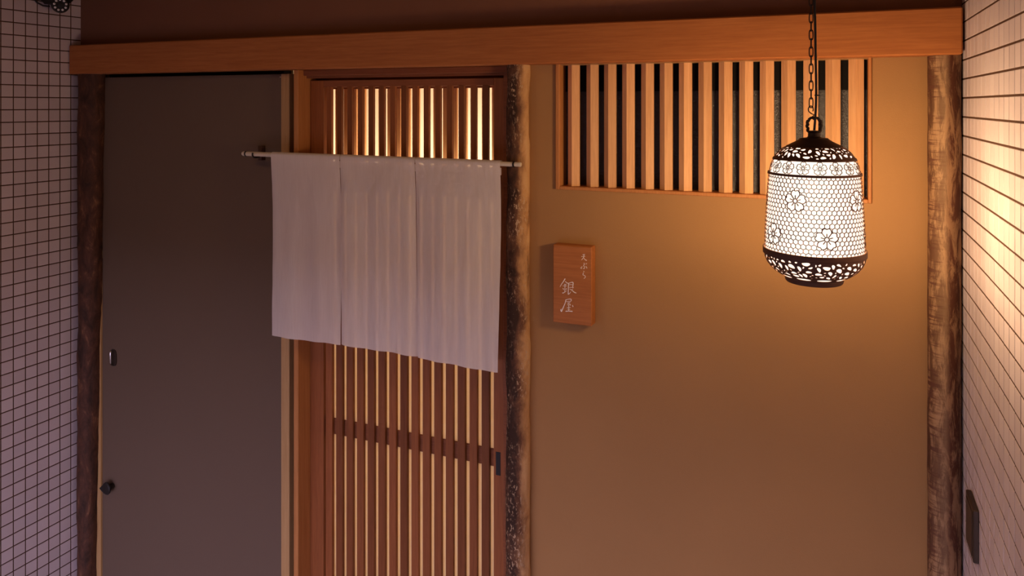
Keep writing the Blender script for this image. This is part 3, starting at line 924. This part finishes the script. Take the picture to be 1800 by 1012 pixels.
# top cap, neck, ring lugs
bm = bmesh.new()
add_lathe(bm, [(.0600, 2.1050), (.0590, 2.1078), (.0500, 2.1125), (.0400, 2.1175), (.0320, 2.1225), (.0290, 2.1255), (.0160, 2.1265), (.0130, 2.1290), (.0125, 2.1370), (.0150, 2.1395), (.0135, 2.1420), (.0010, 2.1425)], LXc, LYc, 48)
adopt(bm_obj('top_cap', bm, M['iron'], smooth=False), lan)
bm = bmesh.new()
for sgn in (-1, 1):
    pts = [(LXc+sgn*(.0115+  .0025*math.sin(PI*t)+ .0018*math.sin(6*PI*t)), LYc, 2.1400+.0270*t) for t in [i/14 for i in range(15)]]
    add_tube(bm, pts, .0030, 8)
    for t in (.15, .5, .85):
        bmesh.ops.create_icosphere(bm, subdivisions=1, radius=.0042, matrix=Matrix.Translation((LXc+sgn*(.0145 if t == .5 else .0130), LYc, 2.1400+.0270*t)))
add_tube(bm, [(LXc-.0115, LYc, 2.1665), (LXc-.006, LYc, 2.1705), (LXc, LYc, 2.1712), (LXc+.006, LYc, 2.1705), (LXc+.0115, LYc, 2.1665)], .0030, 8)
adopt(bm_obj('lug_ring', bm, M['iron']), lan)
# S hook
bm = bmesh.new()
hx = LXc-.0045
pts = []
for i in range(22):
    a = math.radians(-80+ i*300/21); pts.append((hx+.0070*math.cos(a+PI/2)*1, LYc, 2.1835+.0105*math.sin(a+PI/2)+.0))
pts = [(LXc+.002, LYc, 2.1690), (LXc-.001, LYc, 2.1665), (LXc-.004, LYc, 2.1690), (LXc-.003, LYc, 2.1735), (LXc+.000, LYc, 2.1775), (LXc-.0055, LYc, 2.1800), (LXc-.0110, LYc, 2.1850), (LXc-.0120, LYc, 2.1905), (LXc-.0100, LYc, 2.1955), (LXc-.0060, LYc, 2.1975), (LXc-.0025, LYc, 2.1950), (LXc-.0015, LYc, 2.1890), (LXc-.0025, LYc, 2.1850)]
add_tube(bm, pts, .0013, 8)
adopt(bm_obj('hook', bm, M['iron']), lan)
# chain: each link a piece
link_me = None; z = 2.2045; k = 0
def link_mesh():
    bm = bmesh.new(); pts = []
    for i in range(20):
        a = 2*PI*i/20
        pts.append((.0040*math.copysign(abs(math.cos(a))**.6, math.cos(a)), 0, .0112*math.copysign(abs(math.sin(a))**.75, math.sin(a))))
    add_tube(bm, pts, .0013, 6, closed=True)
    return bm
while z < CEIL-.02:
    if link_me is None:
        o = bm_obj('chain_link', link_mesh(), M['iron'], smooth=True); link_me = o.data
    else:
        o = bpy.data.objects.new('chain_link', link_me); C.objects.link(o)
    o.parent = lan; o.location = (-.0060, 0, z-1.80); o.rotation_euler = (0, 0, (.15 if k % 2 == 0 else PI/2+.15))
    z += .0190; k += 1
# cord beside the chain
bm = bmesh.new()
pts = []
for i in range(40):
    t = i/39; zz = 2.140+(CEIL-2.140)*t
    pts.append((LXc+.0005+.0042*math.sin(min(1, t*2.6)*PI)+.001*math.sin(t*20), LYc-.004, zz))
add_tube(bm, pts, .0026, 8)
cd = adopt(bm_obj('power_cord', bm, M['ring'], smooth=True), lan)
bm = bmesh.new(); add_box(bm, LXc+.001, LXc+.0125, LYc-.0085, LYc-.0005, 2.2195, 2.2225, .0006)
ct = bm_obj('cord_tie', bm, M['ring']); ct.parent = cd
bm = bmesh.new(); add_lathe(bm, [(.001, CEIL-.03), (.03, CEIL-.028), (.045, CEIL-.01), (.046, CEIL)], LXc, LYc, 32)
adopt(bm_obj('ceiling_rose', bm, M['iron'], smooth=True), lan)

# ------------------------------------------------------------------ plate on the right wall
bm = bmesh.new(); add_box(bm, RX-.0125, RX, -.256, -.146, 1.118, 1.243, .002)
pt = bm_obj('wall_plate', bm, M['bronze'])
tag(pt, 'flat dark bronze plate on the right tile wall', 'plate')
bm = bmesh.new(); add_box(bm, RX-.0140, RX-.012, -.243, -.159, 1.128, 1.233, .001)
fp = bm_obj('face_panel', bm, M['bronze'], pt)

# ------------------------------------------------------------------ security camera, upper left
sc_ = empty('security_camera', (-2.985, -.150, 2.66), 'black round security camera high on the left tile wall', 'camera')
ctr = Vector((-2.955, -.150, 2.614)); look = Vector((2.95, -2.19, -.43)).normalized()
bm = bmesh.new(); bmesh.ops.create_uvsphere(bm, u_segments=32, v_segments=20, radius=.034, matrix=Matrix.Translation(ctr))
adopt(bm_obj('camera_ball', bm, M['black'], smooth=True), sc_)
q = look.to_track_quat('Z', 'Y').to_matrix().to_4x4()
bm = bmesh.new()
add_lathe(bm, [(.027, .018), (.030, .026), (.0295, .033), (.028, .0345), (.012, .035), (.011, .031), (.001, .030)], 0, 0, 40)
for v in bm.verts: v.co = (Matrix.Translation(ctr) @ q) @ v.co
adopt(bm_obj('lens_face', bm, M['black'], smooth=False), sc_)
lm = None
for k in range(9):
    if k == 0: pass
    a = 2*PI*(k+.3)/9
    if lm is None:
        bm = bmesh.new(); bmesh.ops.create_uvsphere(bm, u_segments=12, v_segments=8, radius=.0046)
        o = bm_obj('infrared_diode', bm, M['led'], smooth=True); lm = o.data
    else:
        o = bpy.data.objects.new('infrared_diode', lm); C.objects.link(o)
    o.parent = sc_
    p = (Matrix.Translation(ctr) @ q) @ Vector((.0215*math.cos(a), .0215*math.sin(a), .0350))
    o.location = p - Vector(sc_.location)
bm = bmesh.new(); add_box(bm, -3.0290, -2.925, -.204, -.098, 2.616, 2.700, .022)
adopt(bm_obj('wall_mount', bm, M['black']), sc_)
bm = bmesh.new(); add_tube(bm, [(-2.985, -.175, 2.606), (-3.005, -.190, 2.609), (-3.018, -.205, 2.620), (-3.022, -.222, 2.640), (-3.023, -.240, 2.672), (-3.023, -.245, 2.72), (-3.023, -.245, CEIL)], .0035, 8)
adopt(bm_obj('cable', bm, M['ring'], smooth=True), sc_)
